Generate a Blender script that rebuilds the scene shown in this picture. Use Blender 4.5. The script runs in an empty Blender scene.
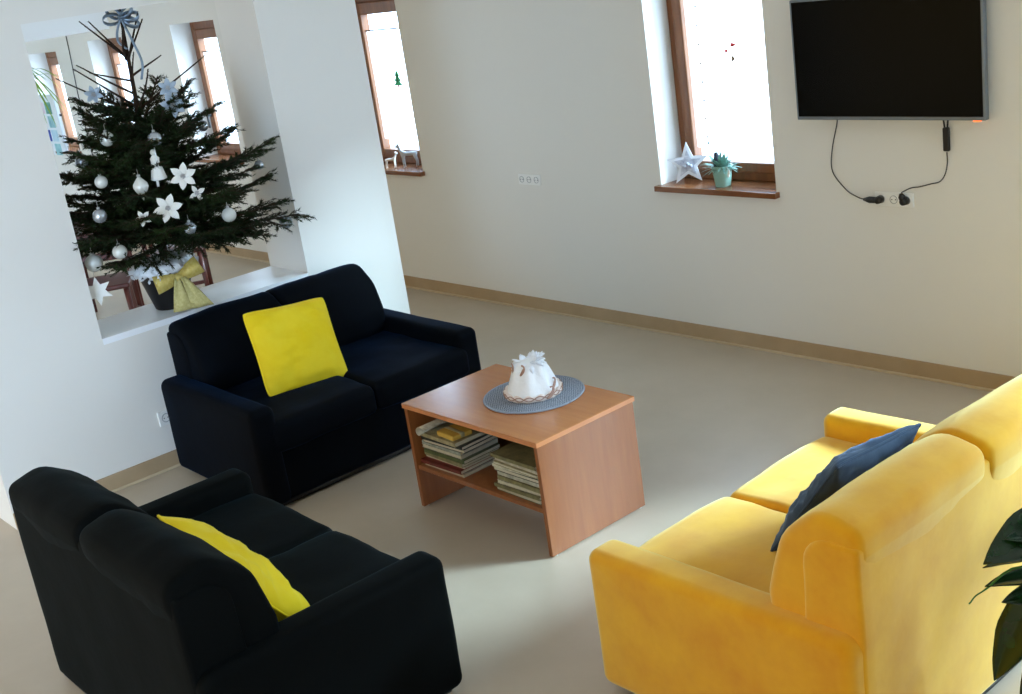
import bpy, bmesh, math, random
from mathutils import Vector, Matrix, noise
PI = math.pi
S = bpy.context.scene
COL = S.collection
random.seed(7)

# ------------------------------------------------------------------ colour / materials
def lin(c):
    return tuple(((v/255)/12.92 if v/255 <= .04045 else ((v/255+.055)/1.055)**2.4) for v in c)

MATS = {}
def mat(name, rgb, rough=.6, spec=.5, metal=0, sheen=0, sheen_tint=None, var=0, vscale=8, bump=0, bscale=60,
        rgb2=None, stretch=(1,1,1), coat=0, emit=None, estr=0, sub=0, sheen_rough=.3, trans=0, alpha=1):
    m = bpy.data.materials.new(name); m.use_nodes = True
    nt = m.node_tree; N = nt.nodes; L = nt.links
    b = N['Principled BSDF']
    c = lin(rgb)
    b.inputs['Base Color'].default_value = (*c, 1)
    b.inputs['Roughness'].default_value = rough
    b.inputs['Specular IOR Level'].default_value = spec
    b.inputs['Metallic'].default_value = metal
    b.inputs['Coat Weight'].default_value = coat
    b.inputs['Alpha'].default_value = alpha
    if trans: b.inputs['Transmission Weight'].default_value = trans
    if sheen:
        b.inputs['Sheen Weight'].default_value = sheen
        b.inputs['Sheen Roughness'].default_value = sheen_rough
        st = lin(sheen_tint or rgb)
        b.inputs['Sheen Tint'].default_value = (*st, 1)
    if emit:
        b.inputs['Emission Color'].default_value = (*lin(emit), 1); b.inputs['Emission Strength'].default_value = estr
    tc = None
    def coords():
        nonlocal tc
        if tc is None:
            t = N.new('ShaderNodeTexCoord'); tc = N.new('ShaderNodeMapping')
            tc.inputs['Scale'].default_value = stretch
            L.new(t.outputs['Object'], tc.inputs['Vector'])
        return tc.outputs['Vector']
    if var:
        n = N.new('ShaderNodeTexNoise'); n.inputs['Scale'].default_value = vscale; n.inputs['Detail'].default_value = 5
        n.inputs['Roughness'].default_value = .6
        L.new(coords(), n.inputs['Vector'])
        r = N.new('ShaderNodeMapRange'); r.inputs[1].default_value = .3; r.inputs[2].default_value = .7
        L.new(n.outputs['Fac'], r.inputs[0])
        mx = N.new('ShaderNodeMix'); mx.data_type = 'RGBA'
        d = lin(rgb2) if rgb2 else tuple(v*(1-var) for v in c)
        mx.inputs[6].default_value = (*c, 1); mx.inputs[7].default_value = (*d, 1)
        L.new(r.outputs[0], mx.inputs[0]); L.new(mx.outputs[2], b.inputs['Base Color'])
    if bump:
        n2 = N.new('ShaderNodeTexNoise'); n2.inputs['Scale'].default_value = bscale; n2.inputs['Detail'].default_value = 3
        L.new(coords(), n2.inputs['Vector'])
        bp = N.new('ShaderNodeBump'); bp.inputs['Strength'].default_value = bump; bp.inputs['Distance'].default_value = .01
        L.new(n2.outputs['Fac'], bp.inputs['Height']); L.new(bp.outputs['Normal'], b.inputs['Normal'])
    MATS[name] = m
    return m

def wood(name, rgb, rgb2, rough=.35, stretch=(1,1,1), scale=6):
    return mat(name, rgb, rough, .5, var=1, rgb2=rgb2, vscale=scale, stretch=stretch)

M_WALL = mat('wall_paint', (232,229,222), .85, .2, bump=.05, bscale=300)
M_WALLB = mat('wall_paint_back', (226,224,217), .85, .2, bump=.05, bscale=300)
M_CEIL = mat('ceiling_paint', (235,235,232), .9, .2)
M_FLOOR = mat('vinyl_floor', (194,180,160), .36, .5, var=1, rgb2=(185,171,150), vscale=3, bump=.02, bscale=40)
M_BASE = mat('vinyl_baseboard', (178,154,122), .5, .3, var=1, rgb2=(168,144,112), vscale=5)
M_BASE2 = mat('baseboard_strip', (200,180,150), .45, .3)
M_FRAME = wood('window_wood', (132,82,42), (106,62,30), .35, (6,6,.6), 5)
M_SILL = wood('sill_wood', (140,92,58), (116,70,40), .25, (.6,6,6), 5)
M_SILLW = mat('white_ledge', (246,248,250), .3, .5)
M_BLACK = mat('black_plastic', (12,12,13), .4, .5)
M_SCREEN = mat('tv_screen', (2,3,3), .25, .1)
M_SILVER = mat('silver_plastic', (120,130,142), .35, .5, metal=.6)
M_WHITEP = mat('white_plastic', (236,236,232), .4, .5)
M_GREYP = mat('socket_grey', (170,172,172), .5, .5)
M_CABLE = mat('cable_grey', (60,58,58), .5, .4)
M_LED = mat('led_glow', (255,120,60), .5, .2, emit=(255,110,50), estr=1.5)
M_NAVY = mat('navy_velvet', (2,7,15), .8, .08, sheen=.6, sheen_tint=(8,60,110), var=1, rgb2=(1,4,9), vscale=5, bump=.25, bscale=9)
M_DARK = mat('dark_green_velvet', (3,6,6), .8, .08, sheen=.28, sheen_tint=(60,90,100), var=1, rgb2=(1,3,3), vscale=6, bump=.25, bscale=9)
M_YEL = mat('mustard_velvet', (234,174,22), .75, .12, sheen=1.0, sheen_rough=.5, sheen_tint=(255,248,180), var=1, rgb2=(216,144,6), vscale=5, bump=.2, bscale=9)
M_PILY = mat('yellow_velvet', (242,218,52), .75, .15, sheen=.5, sheen_tint=(255,250,170), var=1, rgb2=(236,206,20), vscale=7, bump=.15, bscale=30)
M_PILB = mat('slate_blue_velvet', (66,84,104), .75, .15, sheen=.5, sheen_tint=(150,175,205), var=1, rgb2=(48,64,84), vscale=9, bump=.2, bscale=20)
M_GOLDZ = mat('gold_zip', (180,140,50), .4, .5, metal=.6)
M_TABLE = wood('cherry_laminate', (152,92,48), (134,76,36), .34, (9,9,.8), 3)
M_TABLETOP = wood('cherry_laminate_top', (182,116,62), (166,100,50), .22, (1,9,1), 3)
M_TSHADE = wood('shaded_backing', (52,28,18), (40,20,14), .5, (8,1,1), 3)  # shade inside the table shelf is put into this dark wood colour
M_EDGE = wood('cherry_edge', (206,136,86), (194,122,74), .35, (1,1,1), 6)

# ------------------------------------------------------------------ mesh helpers
def tag(o, label=None, cat=None, group=None, kind=None):
    if label: o['label'] = label
    if cat: o['category'] = cat
    if group: o['group'] = group
    if kind: o['kind'] = kind
    return o

def empty(name, loc=(0,0,0), rz=0, label=None, cat=None, group=None, kind=None, parent=None):
    o = bpy.data.objects.new(name, None); COL.objects.link(o)
    o.location = loc; o.rotation_euler = (0,0,rz); o.empty_display_size = .1
    if parent: o.parent = parent
    return tag(o, label, cat, group, kind)

def build(name, bm, m, parent=None, smooth=True, wn=False, loc=None, angle=None):
    bmesh.ops.recalc_face_normals(bm, faces=bm.faces)
    me = bpy.data.meshes.new(name); bm.to_mesh(me); bm.free()
    for p in me.polygons: p.use_smooth = smooth
    for mm in (m if isinstance(m, (list, tuple)) else [m]): me.materials.append(mm)
    if angle: me.set_sharp_from_angle(angle=math.radians(angle))
    o = bpy.data.objects.new(name, me); COL.objects.link(o)
    if parent: o.parent = parent
    if loc: o.location = loc
    if wn:
        w = o.modifiers.new('wn', 'WEIGHTED_NORMAL'); w.keep_sharp = True
    return o

def box(bm, x0, x1, y0, y1, z0, z1, bev=0, seg=2, rot=None, mi=0):
    t = bmesh.new()
    bmesh.ops.create_cube(t, size=1)
    c = Vector(((x0+x1)/2, (y0+y1)/2, (z0+z1)/2)); s = Vector((abs(x1-x0), abs(y1-y0), abs(z1-z0)))
    for v in t.verts: v.co = Vector((v.co.x*s.x, v.co.y*s.y, v.co.z*s.z))
    if bev: bmesh.ops.bevel(t, geom=t.edges[:], offset=min(bev, min(s)*.45), segments=seg, profile=.5, affect='EDGES')
    for v in t.verts:
        if rot: v.co = rot @ v.co
        v.co += c
    join(bm, t, mi)

def join(bm, t, mi=0):
    mp = {v: bm.verts.new(v.co) for v in t.verts}
    for f in t.faces:
        try:
            nf = bm.faces.new([mp[v] for v in f.verts]); nf.material_index = mi; nf.smooth = f.smooth
        except ValueError: pass
    t.free()

def cyl(bm, a, b, r0, r1=None, n=12, cap=True, mi=0):
    a = Vector(a); b = Vector(b); r1 = r0 if r1 is None else r1
    d = (b-a).normalized(); u = d.orthogonal().normalized(); w = d.cross(u)
    A = []; B = []
    for i in range(n):
        t = 2*PI*i/n; k = u*math.cos(t)+w*math.sin(t)
        A.append(bm.verts.new(a+k*r0)); B.append(bm.verts.new(b+k*r1))
    for i in range(n):
        f = bm.faces.new((A[i], A[(i+1)%n], B[(i+1)%n], B[i])); f.material_index = mi
    if cap:
        bm.faces.new(A[::-1]).material_index = mi; bm.faces.new(B).material_index = mi

def tube(bm, pts, r, n=8, mi=0):
    pts = [Vector(p) for p in pts]; rr = r if isinstance(r, (list, tuple)) else [r]*len(pts)
    rings = []; u = None
    for i, p in enumerate(pts):
        d = (pts[min(i+1, len(pts)-1)]-pts[max(i-1, 0)]).normalized()
        u = d.orthogonal().normalized() if u is None else (u-d*u.dot(d)).normalized()
        w = d.cross(u)
        rings.append([bm.verts.new(p+(u*math.cos(2*PI*k/n)+w*math.sin(2*PI*k/n))*rr[i]) for k in range(n)])
    for a, b in zip(rings, rings[1:]):
        for k in range(n): bm.faces.new((a[k], a[(k+1)%n], b[(k+1)%n], b[k])).material_index = mi
    bm.faces.new(rings[0][::-1]).material_index = mi; bm.faces.new(rings[-1]).material_index = mi

def smooth_path(pts, n=8):
    pts = [Vector(p) for p in pts]; out = []
    P = [pts[0]*2-pts[1]]+pts+[pts[-1]*2-pts[-2]]
    for i in range(1, len(P)-2):
        for k in range(n):
            t = k/n; a, b, c, d = P[i-1:i+3]
            out.append(.5*((2*b)+(c-a)*t+(2*a-5*b+4*c-d)*t*t+(3*b-a-3*c+d)*t**3))
    out.append(pts[-1]); return out

def lathe(bm, prof, n=32, c=(0,0,0), fn=None, mi=0, close=True):
    rings = []
    for (r, z) in prof:
        ring = []
        for i in range(n):
            t = 2*PI*i/n; rr, zz = (r, z) if fn is None else fn(r, z, t)
            ring.append(bm.verts.new((c[0]+rr*math.cos(t), c[1]+rr*math.sin(t), c[2]+zz)))
        rings.append(ring)
    for a, b in zip(rings, rings[1:]):
        for i in range(n): bm.faces.new((a[i], a[(i+1)%n], b[(i+1)%n], b[i])).material_index = mi
    if close:
        bm.faces.new(rings[0][::-1]).material_index = mi; bm.faces.new(rings[-1]).material_index = mi

def sphere(bm, c, r, n=16, m=10, sc=(1,1,1), mi=0):
    t = bmesh.new(); bmesh.ops.create_uvsphere(t, u_segments=n, v_segments=m, radius=r)
    for v in t.verts: v.co = Vector((v.co.x*sc[0]+c[0], v.co.y*sc[1]+c[1], v.co.z*sc[2]+c[2]))
    join(bm, t, mi)

# a closed rounded outline in (a, b), extruded along u with rounded ends: cushions, arms, padded frames
def outline(corners, step=.03, rmin=0):
    """corners: (a, b, radius); returns a dense polygon with rounded corners"""
    n = len(corners); out = []
    for i in range(n):
        p = Vector(corners[i][:2]); r = max(corners[i][2], rmin)
        a = Vector(corners[i-1][:2]); b = Vector(corners[(i+1)%n][:2])
        d1 = (a-p).normalized(); d2 = (b-p).normalized()
        ang = d1.angle(d2)
        if r < 1e-5 or PI-ang < .02: out.append(p); continue
        t = r/math.tan(ang/2)
        tm = min(t, (a-p).length*.49, (b-p).length*.49); r = r*tm/t; t = tm
        c = p+(d1+d2).normalized()*(r/math.sin(ang/2))
        s_ = p+d1*t-c; k = max(3, int(7*(PI-ang)/(PI/2))); turn = PI-ang
        sg = 1 if (d1.x*d2.y-d1.y*d2.x) < 0 else -1
        for j in range(k+1):
            th = sg*turn*j/k; out.append(c+Vector((s_.x*math.cos(th)-s_.y*math.sin(th), s_.x*math.sin(th)+s_.y*math.cos(th))))
    res = []
    for i, p in enumerate(out):
        q = out[(i+1)%len(out)]; L = (q-p).length
        m = max(1, int(L/step))
        for j in range(m): res.append(p.lerp(q, j/m))
    return res

def extrude(bm, poly, u0, u1, r, tf, segs=4, step=.035, puff=0, wr=0, seed=0):
    n = len(poly)
    area = sum(poly[i].x*poly[(i+1)%n].y-poly[(i+1)%n].x*poly[i].y for i in range(n))
    sg = 1 if area > 0 else -1
    nrm = []
    for i in range(n):
        d = (poly[(i+1)%n]-poly[i-1]).normalized(); nrm.append(Vector((d.y, -d.x))*sg)
    us = []
    for j in range(segs+1):
        t = PI/2*j/segs
        us.append((u0+r-r*math.cos(t), r-r*math.sin(t)))
    m = max(2, int((u1-u0-2*r)/step))
    for j in range(1, m): us.append((u0+r+(u1-u0-2*r)*j/m, 0))
    for j in range(segs, -1, -1):
        t = PI/2*j/segs
        us.append((u1-r+r*math.cos(t), r-r*math.sin(t)))
    rings = []
    for (u, off) in us:
        w = (u-u0)/(u1-u0); pf = puff*(math.sin(PI*min(1, max(0, w)))**.6)
        ring = []
        for i in range(n):
            p = poly[i]-nrm[i]*(off-pf)
            v = Vector((u, p.x, p.y))
            if wr:
                v3 = noise.noise(Vector((u*5+seed, p.x*5, p.y*5)))*wr + noise.noise(Vector((u*14+seed, p.x*14, p.y*9)))*wr*.35
                v.y += nrm[i].x*v3; v.z += nrm[i].y*v3
            ring.append(bm.verts.new(tf(v)))
        rings.append(ring)
    for a, b in zip(rings, rings[1:]):
        for i in range(n): bm.faces.new((a[i], a[(i+1)%n], b[(i+1)%n], b[i]))
    for ring in (rings[0], rings[-1]):
        c = sum((v.co for v in ring), Vector())/n; prev = ring
        for k in (.3, .65):
            inner = [bm.verts.new(v.co.lerp(c, k)) for v in ring]
            for i in range(n): bm.faces.new((prev[i], prev[(i+1)%n], inner[(i+1)%n], inner[i]))
            prev = inner
        cv = bm.verts.new(c)
        for i in range(n): bm.faces.new((prev[i], prev[(i+1)%n], cv))

# ------------------------------------------------------------------ room
D = 4.875           # far wall face
PX = -5.573         # partition face towards the seating area
PT = .39            # partition thickness
HC = 2.7
WINS = [(-13.40,-12.62), (-11.78,-11.00), (-9.99,-9.21), (-7.505,-6.73), (-4.56,-3.79), (-1.55,.35)]
WZ0, WZ1 = .835, 2.01
WTOP = [1.88, 1.95, 2.005, 2.06, 2.16, 2.32]
WBOT = [WZ0]*5 + [.05]
XL, XR = -14.6, 1.9

bm = bmesh.new()
xs = XL
for (a, b), WZ1, zb in zip(WINS, WTOP, WBOT):
    box(bm, xs, a, D, D+.3, 0, HC); box(bm, a, b, D, D+.3, 0, zb); box(bm, a, b, D, D+.3, WZ1, HC); xs = b
box(bm, xs, XR, D, D+.3, 0, HC)
build('wall_back', bm, M_WALLB, smooth=False)['kind'] = 'structure'
bm = bmesh.new(); box(bm, XL, XR+1.5, -4.2, D+.3, -.1, 0); build('floor', bm, M_FLOOR, smooth=False)['kind'] = 'structure'
bm = bmesh.new(); box(bm, XL, XR, -1.5, D+.3, HC, HC+.1); build('ceiling', bm, M_CEIL, smooth=False)['kind'] = 'structure'
bm = bmesh.new(); box(bm, XL-.2, XL, -4.2, D+.3, 0, HC); build('wall_left', bm, M_WALLB, smooth=False)['kind'] = 'structure'
# right-hand wall with one wide window (out of frame, it lights the room)
RX, RY0, RY1, RZ0, RZ1 = 1.9, 3.9, 4.6, .85, 2.05
bm = bmesh.new()
box(bm, RX, RX+.3, -4.2, RY0, 0, HC); box(bm, RX, RX+.3, RY1, D, 0, HC); box(bm, RX, RX+.3, RY0, RY1, 0, RZ0); box(bm, RX, RX+.3, RY0, RY1, RZ1, HC)
build('wall_right', bm, M_WALLB, smooth=False)['kind'] = 'structure'
# partition with the pass-through opening
BY1, BZ = 4.58, 2.045
OY0, OY1, OZ0, OZ1 = 2.03, 3.187, .738, 2.195
PY0, PY1 = 1.42, 3.785
bm = bmesh.new()
box(bm, PX-PT, PX, PY0, OY0, 0, HC); box(bm, PX-PT, PX, OY1, PY1, 0, HC)
box(bm, PX-PT, PX, OY0, OY1, 0, OZ0-.03); box(bm, PX-PT, PX, OY0, OY1, OZ1, HC)
build('wall_partition', bm, M_WALL, smooth=False)['kind'] = 'structure'
bm = bmesh.new(); box(bm, PX-PT, PX, OY0, OY1, OZ0-.03, OZ0)
build('trim_opening_ledge', bm, M_SILLW, smooth=False)['kind'] = 'structure'
bm = bmesh.new(); box(bm, -10.75, -10.5, 2.6, BY1, BZ, HC, .01)
build('beam', bm, M_CEIL, smooth=False)['kind'] = 'structure'
# baseboards
def baseboard(name, x0, x1, y0, y1, front):
    bm = bmesh.new(); box(bm, x0, x1, y0, y1, 0, .085, .003, 1)
    o = build(name, bm, M_BASE, smooth=False); o['kind'] = 'structure'
    bm = bmesh.new(); box(bm, *front, 0, .012, .002, 1)
    build('floor_strip', bm, M_BASE2, o, smooth=False)
baseboard('baseboard_back', XL, XR, D-.012, D, (XL, XR, D-.024, D-.012))
baseboard('baseboard_partition', PX, PX+.012, PY0, PY1, (PX+.012, PX+.02, PY0, PY1))

M_GLASS = bpy.data.materials.new('window_glass'); M_GLASS.use_nodes = True
nt = M_GLASS.node_tree; nt.nodes.clear()
o_ = nt.nodes.new('ShaderNodeOutputMaterial'); tr = nt.nodes.new('ShaderNodeBsdfTransparent'); gl = nt.nodes.new('ShaderNodeBsdfGlossy')
mx = nt.nodes.new('ShaderNodeMixShader'); mx.inputs[0].default_value = .05; gl.inputs['Roughness'].default_value = .05
nt.links.new(tr.outputs[0], mx.inputs[1]); nt.links.new(gl.outputs[0], mx.inputs[2]); nt.links.new(mx.outputs[0], o_.inputs[0])
M_NET = bpy.data.materials.new('net_curtain'); M_NET.use_nodes = True
nt = M_NET.node_tree; nt.nodes.clear()
o_ = nt.nodes.new('ShaderNodeOutputMaterial'); tr = nt.nodes.new('ShaderNodeBsdfTransparent'); tl = nt.nodes.new('ShaderNodeBsdfTranslucent')
mx = nt.nodes.new('ShaderNodeMixShader'); mx.inputs[0].default_value = .35; tl.inputs['Color'].default_value = (.95,.95,.95,1)
nt.links.new(tr.outputs[0], mx.inputs[1]); nt.links.new(tl.outputs[0], mx.inputs[2]); nt.links.new(mx.outputs[0], o_.inputs[0])

w = empty('window_7', (RX+.15, (RY0+RY1)/2, RZ0), kind='structure')
bm = bmesh.new(); hw = (RY1-RY0)/2; zz = RZ1-RZ0
for y in (-hw, -.04, hw-.08): box(bm, -.03,.03, y, y+.08, 0, zz, .005)
for z in (0, zz-.08): box(bm, -.03,.03, -hw, hw, z, z+.08, .005)
build('window_frame', bm, M_FRAME, w, smooth=False)
for y0, y1 in ((-hw+.08,-.04),(.04,hw-.08)):
    bm = bmesh.new(); box(bm, -.003,.003, y0, y1, .08, zz-.08); build('pane', bm, M_GLASS, w, smooth=False)
WY = D+.185   # inner face of the window frame
NETS = {}
for wi, (a, b) in enumerate(WINS):
    w = empty('window_%d' % (wi+1), ((a+b)/2, D, WBOT[wi]), kind='structure')
    hw = (b-a)/2; z1 = WTOP[wi]-WBOT[wi]
    bm = bmesh.new()
    y0, y1 = WY-D, WY-D+.07
    def fr(bm, hw, z0, z1, t, tb, y0, y1, tt=.07):
        box(bm, -hw, -hw+t, y0, y1, z0, z1, .006); box(bm, hw-t, hw, y0, y1, z0, z1, .006)
        box(bm, -hw+t, hw-t, y0, y1, z0, z0+tb, .006); box(bm, -hw+t, hw-t, y0, y1, z1-tt, z1, .006)
    fr(bm, hw, .03, z1, .055, .055, y0, y1)
    build('window_frame', bm, M_FRAME, w, smooth=False)
    bm = bmesh.new(); fr(bm, hw-.05, .075, z1-.07, .062, .055, y0-.018, y1-.02, .08)
    build('sash', bm, M_FRAME, w, smooth=False)
    bm = bmesh.new(); box(bm, -hw+.11, hw-.11, y0+.03, y0+.036, .125, z1-.145)
    build('pane', bm, M_GLASS, w, smooth=False)
    hz = {3: .62, 5: 1.05}.get(wi, .36)
    hs = 1 if wi == 4 else -1
    bm = bmesh.new(); box(bm, hs*(hw-.084), hs*(hw-.072), y0-.055, y0-.018, hz, hz+.025, .003); box(bm, hs*(hw-.088), hs*(hw-.068), y0-.065, y0-.05, hz-.09, hz+.03, .004)
    build('window_handle', bm, M_BLACK, w, smooth=False)
    bm = bmesh.new(); box(bm, -hw-.022, hw+.022, -.04, 0, 0, .03, .004); box(bm, -hw, hw, -.002, y0+.01, 0, .03)
    build('window_sill', bm, M_SILL, w, smooth=False)

# ------------------------------------------------------------------ sofas
SW, SD = 1.31, .90
def make_sofa(m, name, label, seed, SD=.9, ins=.045, hb=0.0, SW=1.31):
    root = empty(name, label=label, cat='sofa')
    tf = lambda v: Vector((v.x, SD/2-v.y, v.z))
    W2 = SW/2
    bm = bmesh.new(); extrude(bm, outline([(.05,.03,.01),(SD-.03,.03,.02),(SD-.03,.29,.02),(.05,.29,.01)], rmin=.012), -W2+.10, W2-.10, .01, tf, 2)
    build('base', bm, m, root)
    for s in (-1, 1):
        bm = bmesh.new()
        u0, u1 = (-.557, -.002) if s < 0 else (.002, .557)
        extrude(bm, outline([(.20,.27,.02),(SD+.012,.27,.03),(SD+.012,.405,.045),(.20,.415,.03)], rmin=.032), u0, u1, .03, tf, 4, puff=.006, wr=.008, seed=seed+s)
        build('seat_cushion', bm, m, root)
    for s in (-1, 1):
        bm = bmesh.new()
        u0, u1 = sorted((s*(W2-.125), s*W2))
        extrude(bm, outline([(.005,.03,.02),(SD,.03,.02),(SD,.488,.035),(.005,.497,.05)], rmin=.037), u0, u1, .035, tf, 5, wr=.003, seed=seed+3*s)
        build('armrest', bm, m, root)
    bm = bmesh.new(); extrude(bm, outline([(0,.03,.015),(.16,.03,.01),(.175,.45,.03),(.165,.732+hb,.14),(.0,.73+hb,.012)], rmin=.016), -W2+ins, W2-ins, .014, tf, 4, wr=.003, seed=seed+9)
    build('back_frame', bm, m, root)
    for s in (-1, 1):
        bm = bmesh.new()
        u0, u1 = (-W2+ins+.009, -.002) if s < 0 else (.002, W2-ins-.009)
        poly = outline([(.06,.42,.02),(.285,.41,.05),(.295,.53,.1),(.245,.71+hb,.12),(.12,.80+hb,.1),(-.004,.765+hb,.06),(-.003,.70+hb,.03)], rmin=.031)
        extrude(bm, poly, u0, u1, .028, tf, 5, puff=.008, wr=.008, seed=seed+5*s)
        build('back_cushion', bm, m, root)
    bm = bmesh.new()
    for sx in (-1, 1):
        for dy in (.08, SD-.09): cyl(bm, (sx*(W2-.08), SD/2-dy, 0), (sx*(W2-.08), SD/2-dy, .035), .025, .03, 12)
    box(bm, -W2+.04, W2-.04, -SD/2+.04, SD/2-.012, .012, .032)
    build('plinth', bm, M_BLACK, root)
    return root

A = make_sofa(M_NAVY, 'sofa', 'navy blue velvet two-seat sofa against the wall under the Christmas tree ledge', 1, .90, .10, -.025, 1.28)
A.location = (-4.565-.45, 2.195+.64, 0); A.rotation_euler.z = PI/2
B = make_sofa(M_DARK, 'sofa', 'blackish green velvet two-seat sofa seen from behind, holding the slumped yellow cushion', 20, .84, .04, -.005)
B.location = (-3.465, 1.88-.42, 0); B.rotation_euler.z = PI
C = make_sofa(M_YEL, 'sofa', 'mustard yellow velvet two-seat sofa in front of the leafy plant', 40, .925, .05, .005)
C.location = (-2.475+.4625, 2.14+.655, 0); C.rotation_euler.z = -PI/2

def pillow(name, size, th, m, loc, rot, label, seed, zipm=None):
    root = empty(name, label=label, cat='cushion')
    n = 36
    bm = bmesh.new(); g = {}
    for side in (1, -1):
        for i in range(n+1):
            for j in range(n+1):
                u = -1+2*i/n; v = -1+2*j/n
                u = math.sin(u*PI/2); v = math.sin(v*PI/2)
                edge = i in (0, n) or j in (0, n)
                if edge and side < 0: g[(side, i, j)] = g[(1, i, j)]; continue
                t = (max(0, (1-abs(u)**2.4))*max(0, (1-abs(v)**2.4)))**.55
                cr = 1-.05*(abs(u)*abs(v))**6; x = u*size/2*(1-.05*(1-v*v))*cr; z = v*size/2*(1-.05*(1-u*u))*cr
                y = side*th/2*t
                w = noise.noise(Vector((u*2.2+seed, v*2.2, side)))*.014+noise.noise(Vector((u*3+seed, v*8+u*2, side*3)))*.013+noise.noise(Vector((u*9+seed, v*6, side*3)))*.006
                y += w*min(1, t*2)
                g[(side, i, j)] = bm.verts.new((x, y, z))
    for side in (1, -1):
        for i in range(n):
            for j in range(n):
                q = [g[(side, i, j)], g[(side, i+1, j)], g[(side, i+1, j+1)], g[(side, i, j+1)]]
                bm.faces.new(q if side < 0 else q[::-1])
    build('cover', bm, m, root)
    # piped seam round the edge
    bm = bmesh.new(); pts = []
    for k in range(4*n):
        e, q = divmod(k, n); u = math.sin((-1+2*q/n)*PI/2)
        x, z = ((u, -1), (1, u), (-u, 1), (-1, -u))[e]
        cr = 1-.05*(abs(x)*abs(z))**6; pts.append(Vector((x*size/2*(1-.05*(1-z*z))*cr, 0, z*size/2*(1-.05*(1-x*x))*cr)))
    pts.append(pts[0]); tube(bm, pts, .005, 6)
    build('piping', bm, m, root)
    if zipm:
        bm = bmesh.new(); tube(bm, [(-size*.1, .012, size/2*.95), (size*.35, .012, size/2*.97)], .005, 6)
        tag(build('zip', bm, zipm, root), 'gold coloured zip')
    root.location = loc; root.rotation_euler = rot
    return root

pillow('throw_cushion', .42, .15, M_PILY, (-4.955, 2.695, .58), (math.radians(-28), math.radians(4), math.radians(82)), 'bright yellow square cushion propped upright on the navy sofa', 1)
pillow('throw_cushion', .45, .16, M_PILY, (-3.195, 1.385, .53), (math.radians(37), math.radians(12), 0), 'yellow cushion with a zip slumped in the blackish green sofa', 5, M_GOLDZ)
pillow('throw_cushion', .44, .13, M_PILB, (-1.985, 2.76, .55), (math.radians(-36), math.radians(-4), math.radians(-90)), 'slate blue cushion leaning on the back of the mustard sofa', 9)

# ------------------------------------------------------------------ coffee table
TX0, TX1, TY0, TY1, TH = -4.065, -3.225, 2.635, 3.165, .478
t = empty('coffee_table', ((TX0+TX1)/2, (TY0+TY1)/2, 0), label='cherry wood coffee table with an open magazine shelf', cat='table')
hx, hy = (TX1-TX0)/2, (TY1-TY0)/2
bm = bmesh.new(); box(bm, -hx, hx, -hy, hy, TH-.022, TH, .002, 1); 
for f in bm.faces:
    f.normal_update()
    if abs(f.normal.z) < .5: f.material_index = 1
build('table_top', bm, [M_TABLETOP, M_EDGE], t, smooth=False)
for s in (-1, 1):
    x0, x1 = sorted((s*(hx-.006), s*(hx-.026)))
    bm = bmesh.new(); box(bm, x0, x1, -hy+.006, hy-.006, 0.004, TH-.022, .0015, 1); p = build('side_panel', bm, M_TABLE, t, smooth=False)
    for yy in (-hy+.03, hy-.03):
        bm = bmesh.new(); cyl(bm, ((x0+x1)/2, yy, 0), ((x0+x1)/2, yy, .006), .009, .009, 10)
        build('foot_glide', bm, M_WHITEP, p)
bm = bmesh.new(); box(bm, -hx+.026, hx-.026, -hy+.012, hy-.02, .178, .198, .0015, 1); build('shelf', bm, M_TABLE, t, smooth=False)
bm = bmesh.new(); box(bm, -hx+.026, hx-.026, hy-.022, hy-.008, .178, TH-.022, .001, 1); build('back_panel', bm, M_TSHADE, t, smooth=False)

MAGC = [(206,200,178),(150,140,96),(30,34,30),(190,176,130),(168,60,44),(216,206,180),(92,104,60),(60,66,60),(196,170,110),(178,184,170),(120,36,30),(226,218,190),(140,130,88)]
MAGM = [mat('magazine_cover_%d' % i, c, .4, .4, var=1, rgb2=tuple(int(v*.7) for v in c), vscale=30) for i, c in enumerate(MAGC)]
M_PAGES = mat('magazine_pages', (214,206,184), .8, .2, var=1, rgb2=(180,170,140), vscale=150, stretch=(.2,.2,8))
def magazine(cx, cy, z, w, d, h, rz, m, label, group):
    r = empty('magazine', (cx, cy, z), rz, label, 'magazine', group)
    bm = bmesh.new(); box(bm, -w/2+.002, w/2-.002, -d/2+.002, d/2-.003, .0012, h-.0012); build('pages', bm, M_PAGES, r, smooth=False)
    bm = bmesh.new(); box(bm, -w/2, w/2, -d/2, d/2, 0, .0013); box(bm, -w/2, w/2, -d/2, d/2, h-.0013, h); box(bm, -w/2, w/2, d/2-.0015, d/2, 0, h)
    build('cover', bm, m, r, smooth=False)
    return z+h
names = ['lowest','second from the bottom','third from the bottom','fourth from the bottom','fifth from the bottom','sixth from the bottom','seventh from the bottom','eighth from the bottom','ninth from the bottom','topmost']
random.seed(3)
def stack(cx, cy, cols, side, grp):
    z = .1985
    n = len(cols)
    for i, ci in enumerate(cols):
        h = random.uniform(.011, .018)
        lab = '%s magazine in the %s stack on the coffee table shelf' % (('topmost' if i == n-1 else names[i]), side)
        z = magazine(cx+random.uniform(-.012,.012), cy+random.uniform(-.012,.012), z, .262, .20, h, random.uniform(-.04,.04)+(PI if i % 5 in (1,3,4) else 0), MAGM[ci], lab, grp)+.0004
    return z
zt = stack(-3.885, 2.77, [5,10,4,1,6,0,9,2,2,3], 'left', 'magazines in the left stack')
zr = stack(-3.415, 2.765, [6,12,5,1,0,7,11,3,5,12], 'right', 'magazines in the right stack')
o = empty('rolled_magazine', (-3.955, 2.74, zt), 0, 'loosely folded pale magazine on top of the left stack', 'magazine')
bm = bmesh.new(); bm2 = bmesh.new()
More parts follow.
